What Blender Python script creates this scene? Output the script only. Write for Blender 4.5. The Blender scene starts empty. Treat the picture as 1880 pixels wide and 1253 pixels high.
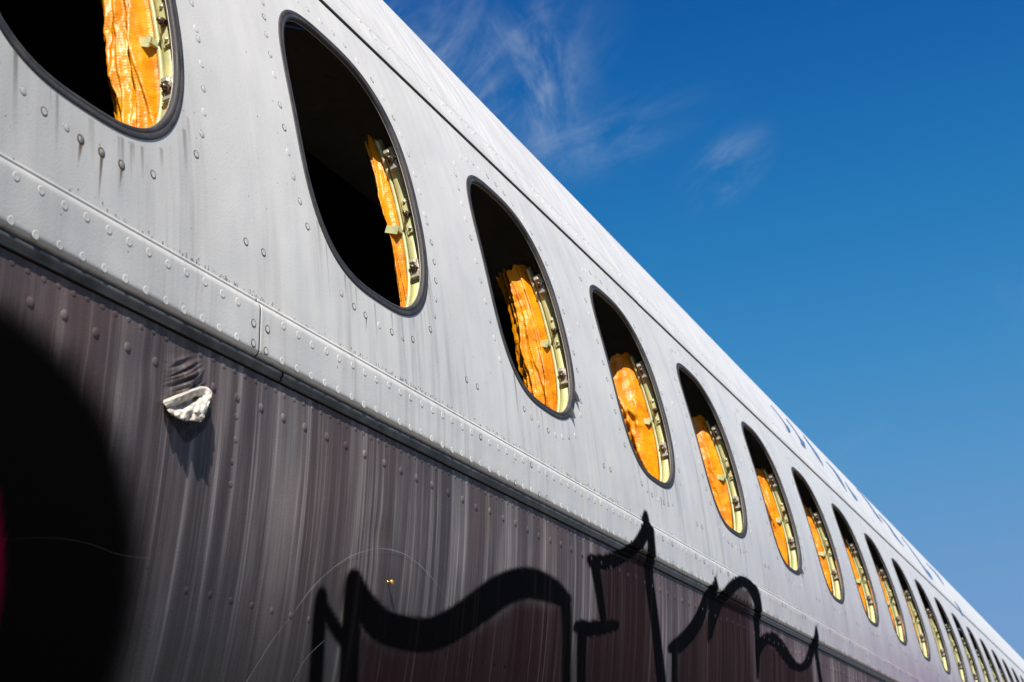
import bpy, bmesh, math, random
import numpy as np
from mathutils import Vector, Matrix, noise
random.seed(7)
sc = bpy.context.scene
col = sc.collection

# ------------------------------------------------------------------ measured place
PITCH = 0.508            # window spacing (m)
RAD = 1.51794            # fuselage radius
DIST = 2.31156           # camera distance from the fuselage axis
FPX = 2785.456
VPX, VPY = 2186.735, 1528.835
PSI = 2.621015
THC = -0.408583          # angle of the window line seen from the camera's own generator
WA, WB, WN = 0.1540, 0.1848, 2.90   # gasket outline half sizes and roundness
X0 = 0.92028             # first window
HAX = 2.45               # height of the axis over the ground
PHW = 0.09               # elevation of the window line
CX, CY = 940.0, 626.5
d_ = np.array([VPX-CX, VPY-CY, FPX]); d_ /= np.linalg.norm(d_)
a_ = np.array([0, 0, 1.])-d_[2]*d_; a_ /= np.linalg.norm(a_)
b_ = np.cross(d_, a_)
e1_ = math.cos(PSI)*a_+math.sin(PSI)*b_
e2_ = np.cross(d_, e1_)
PH0 = PHW+THC
M_ = np.stack([np.array([1, 0, 0.]), np.array([0, -math.cos(PH0), math.sin(PH0)]),
               np.array([0, -math.sin(PH0), -math.cos(PH0)])], 1) @ np.stack([d_, e1_, e2_], 0)
CAM = np.array([0, -DIST*math.cos(PH0), HAX+DIST*math.sin(PH0)])

# ------------------------------------------------------------------ camera
cd = bpy.data.cameras.new('camera')
cam = bpy.data.objects.new('camera', cd); col.objects.link(cam); sc.camera = cam
mw = Matrix.Identity(4)
for r in range(3):
    mw[r][0] = M_[r, 0]; mw[r][1] = -M_[r, 1]; mw[r][2] = -M_[r, 2]; mw[r][3] = CAM[r]
cam.matrix_world = mw
cd.sensor_width = 36; cd.lens = 36*FPX/1880
cd.clip_start = 0.02; cd.clip_end = 6000
cd.dof.use_dof = True; cd.dof.focus_distance = 1.9; cd.dof.aperture_fstop = 18

# ------------------------------------------------------------------ light
SUN = np.array([-1.3, -0.855, 1.634]); SUN /= np.linalg.norm(SUN)
sd = bpy.data.lights.new('sun', 'SUN'); sd.energy = 5.0; sd.angle = math.radians(0.5); sd.color = (1, 0.93, 0.82)
so = bpy.data.objects.new('sun', sd); col.objects.link(so)
so.rotation_euler = Vector(SUN).to_track_quat('Z', 'Y').to_euler()
w = bpy.data.worlds.new('World'); sc.world = w; w.use_nodes = True
SKY_STRENGTH = 0.10
sc.view_settings.view_transform = 'Standard'; sc.view_settings.look = 'None'
sc.view_settings.gamma = 1; sc.view_settings.exposure = 0.64
sc.view_settings.use_curve_mapping = False
sc.cycles.max_bounces = 6; sc.cycles.transparent_max_bounces = 16


class N:
    """tiny node helper"""
    def __init__(s, tree): s.t = tree; s.n = tree.nodes; s.l = tree.links
    def __call__(s, kind, **kw):
        n = s.n.new(kind)
        ins = kw.pop('ins', {})
        for k, v in kw.items(): setattr(n, k, v)
        for k, v in ins.items(): s.put(n, k, v)
        return n
    def put(s, n, k, v):
        if isinstance(v, bpy.types.NodeSocket): s.l.new(v, n.inputs[k])
        else: n.inputs[k].default_value = v
    def m(s, op, a, b=0.0, c=0.0, clamp=False):
        n = s.n.new('ShaderNodeMath'); n.operation = op; n.use_clamp = clamp
        for i, v in enumerate((a, b, c)): s.put(n, i, v)
        return n.outputs[0]
    def mix(s, f, a, b, mode='MIX'):
        n = s.n.new('ShaderNodeMix'); n.data_type = 'RGBA'; n.blend_type = mode
        s.put(n, 0, f)
        for k, v in ((6, a), (7, b)):
            if not isinstance(v, bpy.types.NodeSocket) and len(v) == 3: v = (*v, 1)
            s.put(n, k, v)
        return n.outputs[2]
    def ss(s, x, lo, hi, a=0.0, b=1.0):
        n = s.n.new('ShaderNodeMapRange'); n.interpolation_type = 'SMOOTHSTEP'
        for k, v in ((0, x), (1, lo), (2, hi), (3, a), (4, b)): s.put(n, k, v)
        return n.outputs[0]
    def comb(s, x, y, z=0.0):
        n = s.n.new('ShaderNodeCombineXYZ')
        for i, v in enumerate((x, y, z)): s.put(n, i, v)
        return n.outputs[0]
    def noise(s, vec, scale=1.0, detail=4.0, rough=0.5, dim='3D', dist=0.0):
        n = s.n.new('ShaderNodeTexNoise'); n.noise_dimensions = dim
        s.put(n, 'Vector', vec); s.put(n, 'Scale', scale); s.put(n, 'Detail', detail)
        s.put(n, 'Roughness', rough); s.put(n, 'Distortion', dist)
        return n.outputs['Fac']


# ------------------------------------------------------------------ sky
def px_dir(px, py):
    v = M_ @ np.array([px-CX, py-CY, FPX]); return v/np.linalg.norm(v)

g = N(w.node_tree)
bg = w.node_tree.nodes['Background']
sky = g('ShaderNodeTexSky', sky_type='NISHITA')
sky.sun_disc = False
sky.sun_elevation = math.asin(SUN[2]); sky.sun_rotation = math.atan2(SUN[0], SUN[1])
sky.altitude = 900; sky.air_density = 1.0; sky.dust_density = 3.0; sky.ozone_density = 4.0
tc = g('ShaderNodeTexCoord')
dirv = tc.outputs['Generated']
pre = g.mix(1.0, sky.outputs[0], (0.15, 0.15, 0.15), 'MULTIPLY')
sp_ = g('ShaderNodeSeparateColor', ins={0: pre})
def hill(x, top, k, n):   # shoulder curve of the picture's blue
    p = g.m('POWER', x, n); return g.m('DIVIDE', g.m('MULTIPLY', p, top), g.m('ADD', p, k**n))
sr = hill(sp_.outputs[0], 0.20, 0.260, 4.2); sg = hill(sp_.outputs[1], 0.355, 0.266, 3.4); sb = hill(sp_.outputs[2], 0.65, 0.375, 3.1)
cmb = g('ShaderNodeCombineColor', ins={0: sr, 1: sg, 2: sb})
K_SKY = 1.0/SKY_STRENGTH/2**sc.view_settings.exposure
hsv = g('ShaderNodeMix', data_type='RGBA', blend_type='MULTIPLY')
g.put(hsv, 0, 1.0); g.put(hsv, 6, cmb.outputs[0]); g.put(hsv, 7, (K_SKY, K_SKY, K_SKY, 1))
def wisp(px, py, r_in, r_out, sx, sy, seed, amt, ang=-0.67):
    c = px_dir(px, py)
    rgt = np.array(M_[:, 0]); dwn = np.array(M_[:, 1])
    def dot(v):
        n = g('ShaderNodeVectorMath', operation='DOT_PRODUCT'); g.put(n, 0, dirv); g.put(n, 1, tuple(v)); return n.outputs['Value']
    a = g.m('SUBTRACT', dot(rgt), float(c @ rgt)); b = g.m('SUBTRACT', dot(dwn), float(c @ dwn))
    front = g.ss(dot(c), 0.5, 0.8)
    ca, sa = math.cos(ang), math.sin(ang)
    u = g.m('ADD', g.m('MULTIPLY', a, ca), g.m('MULTIPLY', b, sa))
    v = g.m('ADD', g.m('MULTIPLY', a, -sa), g.m('MULTIPLY', b, ca))
    q = g.m('SQRT', g.m('ADD', g.m('POWER', g.m('DIVIDE', u, sx), 2), g.m('POWER', g.m('DIVIDE', v, sy), 2)))
    mask = g.ss(q, r_in, r_out, 1.0, 0.0)
    nz = g.noise(g.comb(g.m('MULTIPLY', u, 13), g.m('MULTIPLY', v, 34), seed), 1.0, 12, 0.66, dist=0.55)
    nz2 = g.noise(g.comb(g.m('MULTIPLY', u, 5), g.m('MULTIPLY', v, 4), seed+5), 1.0, 3, 0.5)
    k = g.m('MULTIPLY', g.ss(nz, 0.36, 0.78), g.ss(nz2, 0.28, 0.62))
    return g.m('MULTIPLY', g.m('MULTIPLY', k, mask), g.m('MULTIPLY', front, amt))
wv = g.noise(g('ShaderNodeMapping', ins={'Vector': dirv, 'Scale': (2.5, 4.0, 9.0)}).outputs[0], 1.0, 8, 0.6, dist=0.8)
wsum = g.m('MULTIPLY', g.ss(wv, 0.56, 0.85), 0.12)
for args in ((960, 130, 0.0, 1.0, 0.075, 0.055, 1.3, 0.95, -1.9), (850, 90, 0.0, 1.0, 0.13, 0.11, 6.0, 0.5, -0.9), (1120, 245, 0.0, 1.0, 0.11, 0.035, 8.0, 0.38, -0.35), (1330, 312, 0.0, 1.0, 0.048, 0.026, 12.0, 0.7, -0.75)):
    wsum = g.m('ADD', wsum, wisp(*args))
wsum = g.m('MINIMUM', wsum, 0.85)
g.l.new(g.mix(wsum, hsv.outputs[2], (0.46*K_SKY, 0.55*K_SKY, 0.70*K_SKY)), bg.inputs[0])
bg.inputs[1].default_value = SKY_STRENGTH

# ------------------------------------------------------------------ surface geometry of the fuselage side
STRIP = [(-0.2670, 0.0002), (-0.2673, 0.0022), (-0.2698, 0.0026), (-0.2704, 0.0006), (-0.2711, 0.0006), (-0.2716, 0.0034),
         (-0.2728, 0.0056), (-0.2748, 0.0072), (-0.2780, 0.0082), (-0.2830, 0.0082), (-0.3000, 0.0076), (-0.3130, 0.0074),
         (-0.3205, 0.0071), (-0.3225, 0.0062), (-0.3243, 0.0042), (-0.3256, 0.0018), (-0.3268, 0.0)]
STRIP = [(v, h*0.78) for v, h in STRIP]
BEAD = [(-0.3268, -0.0005), (-0.3272, 0.0012), (-0.3290, 0.0026), (-0.3312, 0.0028), (-0.3330, 0.0018), (-0.3338, 0.0004),
        (-0.3350, 0.0010), (-0.3364, 0.0010), (-0.3372, -0.0022)]
LOWH = -0.0025
def seam_v(x): return 0.2673 if x < 2.718 else 0.2655
def prof(v, x=0.0):
    if v > seam_v(x): return 0.003
    if v > -0.2670: return 0.0
    pts = STRIP if v > -0.3268 else BEAD
    if v < -0.3372: return LOWH
    for (v0, h0), (v1, h1) in zip(pts, pts[1:]):
        if v0 >= v >= v1: return h0+(h1-h0)*(v0-v)/max(1e-9, v0-v1)
    return LOWH
def wx(i): return X0+i*PITCH-(0.011 if i == 0 else 0)
def S(x, v, h=0.0):
    p = PHW+v/RAD; r = RAD+h
    return Vector((x, -r*math.cos(p), HAX+r*math.sin(p)))
def nrm(v):
    p = PHW+v/RAD; return Vector((0, -math.cos(p), math.sin(p)))
def at(px, py, h=0.0):
    """pixel of the photograph -> (x, v) on the skin raised by h"""
    r = RAD+h
    q = np.array([px-CX, py-CY, FPX]); a, b, c = q @ d_, q @ e1_, q @ e2_
    A = b*b+c*c; B = b*DIST; C = DIST*DIST-r*r
    disc = max(0.0, B*B-A*C); t = (-B-math.sqrt(disc))/A
    return t*a, -(math.atan2(t*c, t*b+DIST)-THC)*RAD
def topx(x, v, h=0.0):
    P = np.array(S(x, v, h))-CAM; q = M_.T @ P
    return CX+FPX*q[0]/q[2], CY+FPX*q[1]/q[2]
def outline(a, b, n, k):
    r = []
    for i in range(k):
        t = 2*math.pi*i/k; c, s = math.cos(t), math.sin(t)
        r.append((a*math.copysign(abs(c)**(2/n), c), b*math.copysign(abs(s)**(2/n), s)))
    return r
def outset(k, off):
    """window gasket outline moved outwards by off (negative: inwards)"""
    return outline(WA+off, WB+off, WN, k)

# ------------------------------------------------------------------ object helpers
def link(name, me, mat=None, parent=None):
    o = bpy.data.objects.new(name, me); col.objects.link(o)
    if mat is not None and len(me.materials) == 0: me.materials.append(mat)
    if parent is not None:
        o.parent = parent; o.matrix_parent_inverse = Matrix.Translation(-wloc(parent))
    return o
def wloc(o):
    v = Vector(o.location); p = o.parent
    return v   # every parent here sits unrotated in world space (see parent inverse)
def mesh(verts, faces, smooth=True, name='m'):
    me = bpy.data.meshes.new(name); me.from_pydata([tuple(v) for v in verts], [], faces)
    if smooth: me.polygons.foreach_set('use_smooth', [True]*len(me.polygons))
    me.update(); return me
def grid(xs, vs, hf, name='m', flip=False):
    V = [S(x, v, hf(x, v)) for x in xs for v in vs]
    n = len(vs); F = []
    for i in range(len(xs)-1):
        for j in range(n-1):
            q = (i*n+j, (i+1)*n+j, (i+1)*n+j+1, i*n+j+1)
            F.append(q if not flip else q[::-1])
    return mesh(V, F, name=name)
def bm_mesh(bm, smooth=False):
    me = bpy.data.meshes.new('m'); bm.normal_update(); bm.to_mesh(me); bm.free()
    if smooth: me.polygons.foreach_set('use_smooth', [True]*len(me.polygons))
    return me
def empty(name, loc, label=None, cat=None, group=None):
    o = bpy.data.objects.new(name, None); col.objects.link(o); o.location = loc; o.empty_display_size = 0.2
    if label: o['label'] = label
    if cat: o['category'] = cat
    if group: o['group'] = group
    return o

# ------------------------------------------------------------------ materials
def newmat(name):
    m = bpy.data.materials.new(name); m.use_nodes = True
    g = N(m.node_tree); b = m.node_tree.nodes['Principled BSDF']
    return m, g, b
def coords(g):
    geo = g('ShaderNodeNewGeometry'); sp = g('ShaderNodeSeparateXYZ', ins={0: geo.outputs['Position']})
    x = sp.outputs[0]; an = g.m('ARCTAN2', g.m('SUBTRACT', sp.outputs[2], HAX), g.m('MULTIPLY', sp.outputs[1], -1))
    v = g.m('MULTIPLY', g.m('SUBTRACT', an, PHW), RAD)
    return x, v, geo.outputs['Position']
def bump(g, b, h, dist, strength=1.0, prev=None):
    n = g('ShaderNodeBump', ins={'Height': h, 'Distance': dist, 'Strength': strength})
    if prev is not None: g.put(n, 'Normal', prev)
    g.l.new(n.outputs[0], b.inputs['Normal']); return n.outputs[0]

def make_white(name, tone=1.0, crown=False):
    m, g, b = newmat(name)
    x, v, pos = coords(g)
    st = g.noise(g.comb(g.m('MULTIPLY', x, 75), g.m('MULTIPLY', v, 3.2)), 1.0, 5, 0.6)
    st2 = g.noise(g.comb(g.m('MULTIPLY', x, 14), g.m('MULTIPLY', v, 2.0), 4.0), 1.0, 4, 0.55)
    blot = g.noise(g.comb(x, v, 0), 7.0, 5, 0.6)
    base = g.mix(g.ss(blot, 0.3, 0.7), (0.635*tone, 0.618*tone, 0.592*tone), (0.70*tone, 0.684*tone, 0.655*tone))
    low = g.ss(v, 0.02, -0.24)
    dirt = g.m('MULTIPLY', g.m('MULTIPLY', g.ss(st, 0.42, 0.72), g.ss(st2, 0.38, 0.66)), g.m('ADD', g.m('MULTIPLY', low, 0.55), 0.02))
    if crown: dirt = g.m('MULTIPLY', dirt, 0.15)
    base = g.mix(dirt, base, (0.27, 0.25, 0.235))
    hz = g.m('MULTIPLY', g.ss(g.noise(g.comb(g.m('MULTIPLY', x, 30), g.m('MULTIPLY', v, 5), 9.0), 1, 3), 0.4, 0.7), g.m('ADD', g.m('MULTIPLY', low, 0.25), 0.02))
    base = g.mix(hz, base, (0.46, 0.465, 0.47))
    base = g.mix(g.m('MULTIPLY', g.ss(x, 1.18, 0.80), g.ss(st2, 0.25, 0.65, 0.4, 0.75)), base, (0.33, 0.33, 0.325))  # near end darkened in the colour, standing in for lens vignetting
    # purple overspray, stronger along the fuselage and downwards
    ov = g.m('MULTIPLY', g.ss(x, 2.0, 6.5), g.ss(v, 0.16, -0.27, 0.06, 1.0))
    ov = g.m('MULTIPLY', ov, g.ss(st2, 0.2, 0.7, 0.45, 1.0))
    ov2 = g.m('MULTIPLY', g.ss(v, -0.12, -0.30), g.ss(x, 2.6, 5.0, 0.0, 0.45))
    base = g.mix(g.m('MINIMUM', g.m('ADD', g.m('MULTIPLY', ov, 0.75), ov2), 1.0), base, (0.36, 0.255, 0.29))
    # lower lip of the strip is coloured dark
    lip = g.ss(g.m('ADD', v, g.m('MULTIPLY', g.m('SUBTRACT', st, 0.5), 0.003)), -0.3232, -0.3266)
    base = g.mix(g.m('MULTIPLY', lip, 0.93), base, (0.035, 0.034, 0.037))
    # specks and pits
    vo = g('ShaderNodeTexVoronoi', ins={'Vector': g.comb(x, v), 'Scale': 150.0, 'Randomness': 1.0})
    vr = g('ShaderNodeSeparateColor', ins={0: vo.outputs['Color']})
    patch = g.ss(g.noise(g.comb(x, v, 2.0), 11.0, 3), 0.50, 0.70)
    sz = g.m('MULTIPLY', g.m('MULTIPLY', vr.outputs[0], vr.outputs[0]), 0.17)
    sp = g.m('MULTIPLY', g.m('LESS_THAN', vo.outputs['Distance'], sz), g.m('GREATER_THAN', g.m('ADD', vr.outputs[1], g.m('MULTIPLY', patch, 0.3)), 0.88))
    base = g.mix(g.m('MULTIPLY', sp, 0.75), base, (0.10, 0.095, 0.09))
    g.l.new(base, b.inputs['Base Color'])
    rg = g.noise(g.comb(g.m('MULTIPLY', x, 40), g.m('MULTIPLY', v, 9)), 1, 4)
    g.l.new(g.ss(rg, 0.3, 0.7, 0.27, 0.42), b.inputs['Roughness'])
    h1 = g.noise(pos, 9.0, 2)
    n1 = bump(g, b, h1, 0.004, 0.22 if crown else 0.5)
    n2 = g.noise(pos, 420.0, 2)
    bump(g, b, g.m('ADD', n2, g.m('MULTIPLY', sp, -2.0)), 0.0003, 0.5, n1)
    return m
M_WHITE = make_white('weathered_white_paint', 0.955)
M_CROWN = make_white('crown_white_paint', 1.07, True)

def make_dark(name):
    m, g, b = newmat(name)
    x, v, pos = coords(g)
    slant = g.m('ADD', x, g.m('MULTIPLY', g.m('SINE', g.m('MULTIPLY', x, 3.0)), 0.0))
    s1 = g.noise(g.comb(g.m('MULTIPLY', slant, 62), g.m('MULTIPLY', v, 0.7)), 1.0, 7, 0.72)
    s2 = g.noise(g.comb(g.m('MULTIPLY', slant, 19), g.m('MULTIPLY', v, 1.3), 7.0), 1.0, 5, 0.6)
    s3 = g.noise(g.comb(g.m('MULTIPLY', slant, 190), g.m('MULTIPLY', v, 1.2), 3.0), 1.0, 3, 0.6)
    hue = g.ss(g.noise(g.comb(g.m('MULTIPLY', x, 6), g.m('MULTIPLY', v, 3), 1.0), 1.0, 3), 0.35, 0.65)
    dark = g.mix(hue, (0.088, 0.061, 0.062), (0.062, 0.051, 0.054))
    dark = g.mix(g.ss(x, 1.9, 3.6), dark, (0.080, 0.043, 0.050))
    light = g.mix(hue, (0.44, 0.385, 0.375), (0.40, 0.38, 0.385))
    k = g.m('ADD', g.m('MULTIPLY', g.ss(s1, 0.47, 0.69), 0.62), g.m('MULTIPLY', g.ss(s2, 0.46, 0.68), 0.34))
    k = g.m('ADD', k, g.m('MULTIPLY', g.ss(s3, 0.50, 0.78), 0.14))
    vj = g.m('ADD', v, g.m('MULTIPLY', g.m('SUBTRACT', g.noise(g.comb(g.m('MULTIPLY', x, 38), 0.0, 2.0), 1.0, 3), 0.5), 0.5))
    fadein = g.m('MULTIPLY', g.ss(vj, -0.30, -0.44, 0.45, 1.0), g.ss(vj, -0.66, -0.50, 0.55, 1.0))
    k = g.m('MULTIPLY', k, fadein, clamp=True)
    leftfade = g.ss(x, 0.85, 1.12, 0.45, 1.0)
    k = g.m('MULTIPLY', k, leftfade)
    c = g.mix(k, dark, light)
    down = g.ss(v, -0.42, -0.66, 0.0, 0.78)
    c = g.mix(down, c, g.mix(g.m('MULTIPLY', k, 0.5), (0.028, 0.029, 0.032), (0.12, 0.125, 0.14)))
    vo = g('ShaderNodeTexVoronoi', ins={'Vector': g.comb(x, v), 'Scale': 70.0})
    vr = g('ShaderNodeSeparateColor', ins={0: vo.outputs['Color']})
    sp = g.m('MULTIPLY', g.m('LESS_THAN', vo.outputs['Distance'], g.m('MULTIPLY', vr.outputs[0], 0.08)), g.m('GREATER_THAN', vr.outputs[1], 0.7))
    c = g.mix(g.m('MULTIPLY', sp, 0.8), c, (0.02, 0.018, 0.02))
    g.l.new(c, b.inputs['Base Color'])
    g.l.new(g.ss(s1, 0.4, 0.7, 0.46, 0.60), b.inputs['Roughness']); b.inputs['Specular IOR Level'].default_value = 0.13
    n1 = bump(g, b, g.noise(pos, 10.0, 2), 0.004, 0.5)
    n2 = bump(g, b, g.noise(g.comb(g.m('MULTIPLY', x, 160), g.m('MULTIPLY', v, 4)), 1, 3), 0.0005, 0.5, n1)
    bump(g, b, g.noise(pos, 500.0, 2), 0.0003, 0.6, n2)
    return m
M_DARK = make_dark('streaked_purple_paint')

def plain(name, c, rough=0.5, metal=0.0, nscale=60, var=0.25, bd=0.0004, spec=0.5):
    m, g, b = newmat(name)
    geo = g('ShaderNodeNewGeometry')
    n = g.noise(geo.outputs['Position'], nscale, 5, 0.6)
    lo = tuple(k*(1-var) for k in c); hi = tuple(min(1, k*(1+var)) for k in c)
    g.l.new(g.mix(g.ss(n, 0.3, 0.7), lo, hi), b.inputs['Base Color'])
    g.l.new(g.ss(n, 0.3, 0.7, rough*0.85, min(1, rough*1.2)), b.inputs['Roughness'])
    b.inputs['Metallic'].default_value = metal
    b.inputs['Specular IOR Level'].default_value = spec
    bump(g, b, g.noise(geo.outputs['Position'], nscale*6, 3), bd, 0.6)
    return m
M_RUBBER = plain('grey_rubber', (0.036, 0.033, 0.034), 0.65, 0, 35, 0.35, 0.0008)
M_RUBBER_IN = plain('inner_grey_rubber', (0.075, 0.073, 0.077), 0.5, 0, 35, 0.3, 0.0006)
M_GREEN = plain('pale_green_primer', (0.47, 0.47, 0.22), 0.45, 0, 45, 0.12, 0.0004)
M_LIP = plain('bare_aluminium_edge', (0.26, 0.23, 0.20), 0.5, 0.4, 80, 0.15)
M_STEEL = plain('bright_steel', (0.66, 0.62, 0.52), 0.32, 0.55, 120, 0.25)
M_BOLT = plain('dark_steel', (0.16, 0.12, 0.09), 0.35, 0.7, 200, 0.5)
M_BLACK = plain('black_sealant', (0.008, 0.008, 0.009), 0.75, 0, 50, 0.3)
M_DARK_SHELL = plain('added_dark_shell_black', (0.003, 0.0025, 0.0025), 0.95, 0, 5, 0.3, 0.0004, 0.05)
M_BEAD = plain('worn_dark_trim', (0.075, 0.073, 0.076), 0.32, 0.2, 30, 0.6, 0.0006)
M_RUSTB = plain('rusty_fastener', (0.34, 0.30, 0.25), 0.5, 0.3, 300, 0.4)
M_RING = plain('dark_fastener_rim', (0.05, 0.042, 0.035), 0.6, 0.0, 300, 0.5)
M_FAINT = plain('faint_rim', (0.30, 0.295, 0.29), 0.6, 0.0, 300, 0.4)
M_BRASS = plain('brass', (0.72, 0.45, 0.14), 0.3, 0.8, 200, 0.3)
M_GROOVE = plain('dirty_seam', (0.10, 0.095, 0.09), 0.8, 0, 60, 0.6)
M_LINER = plain('flange_green', (0.46, 0.46, 0.24), 0.42, 0.0, 45, 0.12)

def make_flap():
    m, g, b = newmat('peeled_foil')
    geo = g('ShaderNodeNewGeometry')
    n = g.noise(geo.outputs['Position'], 160, 6, 0.65)
    g.l.new(g.mix(g.ss(n, 0.3, 0.68), (0.30, 0.26, 0.22), (0.62, 0.585, 0.53)), b.inputs['Base Color'])
    b.inputs['Roughness'].default_value = 0.5
    bump(g, b, g.noise(geo.outputs['Position'], 260, 4), 0.0010, 0.5)
    return m
M_FLAP = make_flap()

def make_blanket():
    m, g, b = newmat('yellow_insulation_film')
    uv = g('ShaderNodeUVMap', uv_map='UVMap')
    sp = g('ShaderNodeSeparateXYZ', ins={0: uv.outputs[0]})
    u, v = sp.outputs[0], sp.outputs[1]
    w1 = g.m('ABSOLUTE', g.m('SINE', g.m('MULTIPLY', u, 900)))
    w2 = g.m('ABSOLUTE', g.m('SINE', g.m('MULTIPLY', v, 900)))
    weave = g.m('MULTIPLY', w1, w2)
    geo = g('ShaderNodeNewGeometry')
    n = g.noise(geo.outputs['Position'], 30, 5, 0.6)
    n2 = g.noise(g.comb(g.m('MULTIPLY', u, 90), g.m('MULTIPLY', v, 20)), 1.0, 5, 0.6)
    c = g.mix(g.ss(n, 0.35, 0.65), (0.58, 0.175, 0.001), (0.72, 0.295, 0.002))
    c = g.mix(g.m('MULTIPLY', g.ss(n2, 0.58, 0.8), 0.5), c, (0.42, 0.10, 0.004))
    c = g.mix(g.m('MULTIPLY', g.ss(weave, 0.35, 0.75), 0.16), (0.60, 0.18, 0.003), c) if False else g.mix(g.m('MULTIPLY', g.ss(weave, 0.6, 0.1), 0.22), c, (0.62, 0.19, 0.004))
    g.l.new(c, b.inputs['Base Color'])
    b.inputs['Roughness'].default_value = 0.42
    b.inputs['Coat Weight'].default_value = 0.06; b.inputs['Specular IOR Level'].default_value = 0.35
    b.inputs['Coat Roughness'].default_value = 0.15
    wp = g('ShaderNodeVectorMath', operation='ADD'); g.put(wp, 0, geo.outputs['Position'])
    nn = g('ShaderNodeTexNoise', ins={'Vector': geo.outputs['Position'], 'Scale': 25.0}); ns = g('ShaderNodeVectorMath', operation='SCALE')
    g.put(ns, 0, nn.outputs['Color']); g.put(ns, 'Scale', 0.03); g.put(wp, 1, ns.outputs[0])
    def cr(sc_):
        t = g('ShaderNodeTexVoronoi', feature='DISTANCE_TO_EDGE', ins={'Vector': wp.outputs[0], 'Scale': sc_}); return g.m('MINIMUM', t.outputs['Distance'], 0.35)
    n0 = bump(g, b, cr(17.0), 0.012, 0.5)
    n0 = bump(g, b, cr(60.0), 0.003, 0.35, n0)
    n1 = bump(g, b, g.noise(geo.outputs['Position'], 85, 4, 0.6, dist=0.5), 0.003, 0.35, n0)
    bump(g, b, weave, 0.0004, 0.35, n1)
    return m
M_FILM = make_blanket()

def decal_mat(name, c, amt=1.0, rough=0.5, streak=0.0):
    m, g, b = newmat(name)
    x, v, pos = coords(g)
    at_ = g('ShaderNodeAttribute', attribute_name='cover')
    s1 = g.noise(g.comb(g.m('MULTIPLY', x, 85), g.m('MULTIPLY', v, 1.0), 5.0), 1.0, 5, 0.62)
    col_ = c if not streak else None
    k = at_.outputs['Fac']
    if streak:
        cc = g.mix(g.m('MULTIPLY', g.ss(s1, 0.52, 0.78), streak), c, (0.22, 0.16, 0.17))
        g.l.new(cc, b.inputs['Base Color'])
    else:
        b.inputs['Base Color'].default_value = (*c, 1)
    b.inputs['Roughness'].default_value = rough
    b.inputs['Specular IOR Level'].default_value = 0.02
    grain = g.noise(pos, 900, 2)
    edge = g.m('MULTIPLY', g.m('MULTIPLY', k, g.m('SUBTRACT', 1.0, k)), g.m('MULTIPLY', g.m('SUBTRACT', grain, 0.5), 1.6))
    al = g.m('MULTIPLY', g.m('ADD', k, edge), amt, clamp=True)
    g.l.new(al, b.inputs['Alpha'])
    return m
M_SPRAY = decal_mat('black_spray_paint', (0.0012, 0.0011, 0.0012), 1.0, 0.8)
M_SPRAYS = decal_mat('black_spray_letters', (0.0016, 0.0013, 0.0015), 0.995, 0.7, 0.045)
M_MAROON = decal_mat('dark_maroon_spray', (0.022, 0.009, 0.0115), 0.70, 0.8, 0.42)
M_RUSTS = decal_mat('rust_run', (0.13, 0.075, 0.035), 0.75, 0.7)
M_GRIME = decal_mat('grime_run', (0.17, 0.155, 0.14), 0.5, 0.7)
M_BLUE = decal_mat('blue_title_paint', (0.08, 0.16, 0.34), 1.0, 0.35)
M_PINK = decal_mat('magenta_spray', (0.11, 0.0, 0.018), 1.0, 0.5)
M_SCR = decal_mat('scratch_white', (0.36, 0.36, 0.37), 0.5, 0.5)
M_LINE = decal_mat('thin_lap_line', (0.22, 0.215, 0.21), 0.6, 0.6)

def make_ground():
    m, g, b = newmat('weathered_concrete')
    geo = g('ShaderNodeNewGeometry'); p = geo.outputs['Position']
    n = g.noise(p, 0.35, 8, 0.6); n2 = g.noise(p, 14, 6, 0.7)
    c = g.mix(g.ss(n, 0.3, 0.7), (0.095, 0.083, 0.065), (0.15, 0.132, 0.105))
    c = g.mix(g.ss(n2, 0.4, 0.75, 0.0, 0.4), c, (0.22, 0.21, 0.19))
    g.l.new(c, b.inputs['Base Color']); b.inputs['Roughness'].default_value = 0.85
    bump(g, b, n2, 0.01, 0.5)
    return m
M_GROUND = make_ground()

# ------------------------------------------------------------------ ground
gm = mesh([(-1500, -1500, 0), (1500, -1500, 0), (1500, 1500, 0), (-1500, 1500, 0)], [(0, 1, 2, 3)], False)
ground = link('ground', gm, M_GROUND); ground['kind'] = 'structure'

# ------------------------------------------------------------------ fuselage
XA, XB = -1.6, 15.0
fus = empty('airliner_fuselage', (0, 0, HAX-RAD), 'weathered white airliner fuselage with empty windows, purple lower skin and black graffiti', 'aeroplane')
FI = Matrix.Translation(-Vector((0, 0, HAX-RAD)))
def part(name, me, mat, parent=None, label=None, kind=None):
    o = bpy.data.objects.new(name, me); col.objects.link(o)
    if mat is not None and not me.materials: me.materials.append(mat)
    o.parent = parent or fus
    # all parents carry identity rotation; undo the whole chain's offset
    o.matrix_parent_inverse = FI if (parent is None or parent is fus) else Matrix.Identity(4)
    if label: o['label'] = label
    if kind: o['kind'] = kind
    return o
def frange(a, b, step):
    n = max(1, int(round(abs(b-a)/step))); return [a+(b-a)*i/n for i in range(n+1)]

# crown panels (above the long seam), their lower edge stands proud
for xa, xb in ((XA, 2.7175), (2.7185, 7.0), (7.001, XB)):
    sv = seam_v((xa+xb)/2)
    vs = [sv, sv+0.0001]+[sv+k for k in (0.001, 0.03, 0.1, 0.2)]+frange(sv+0.3, RAD*2.0, 0.06)
    hs = lambda x, v, sv=sv: -0.002 if v <= sv else (0.0024 if v < sv+0.0005 else 0.003)
    part('crown_panel', grid(frange(xa, xb, 0.2), vs, hs), M_CROWN)
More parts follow.
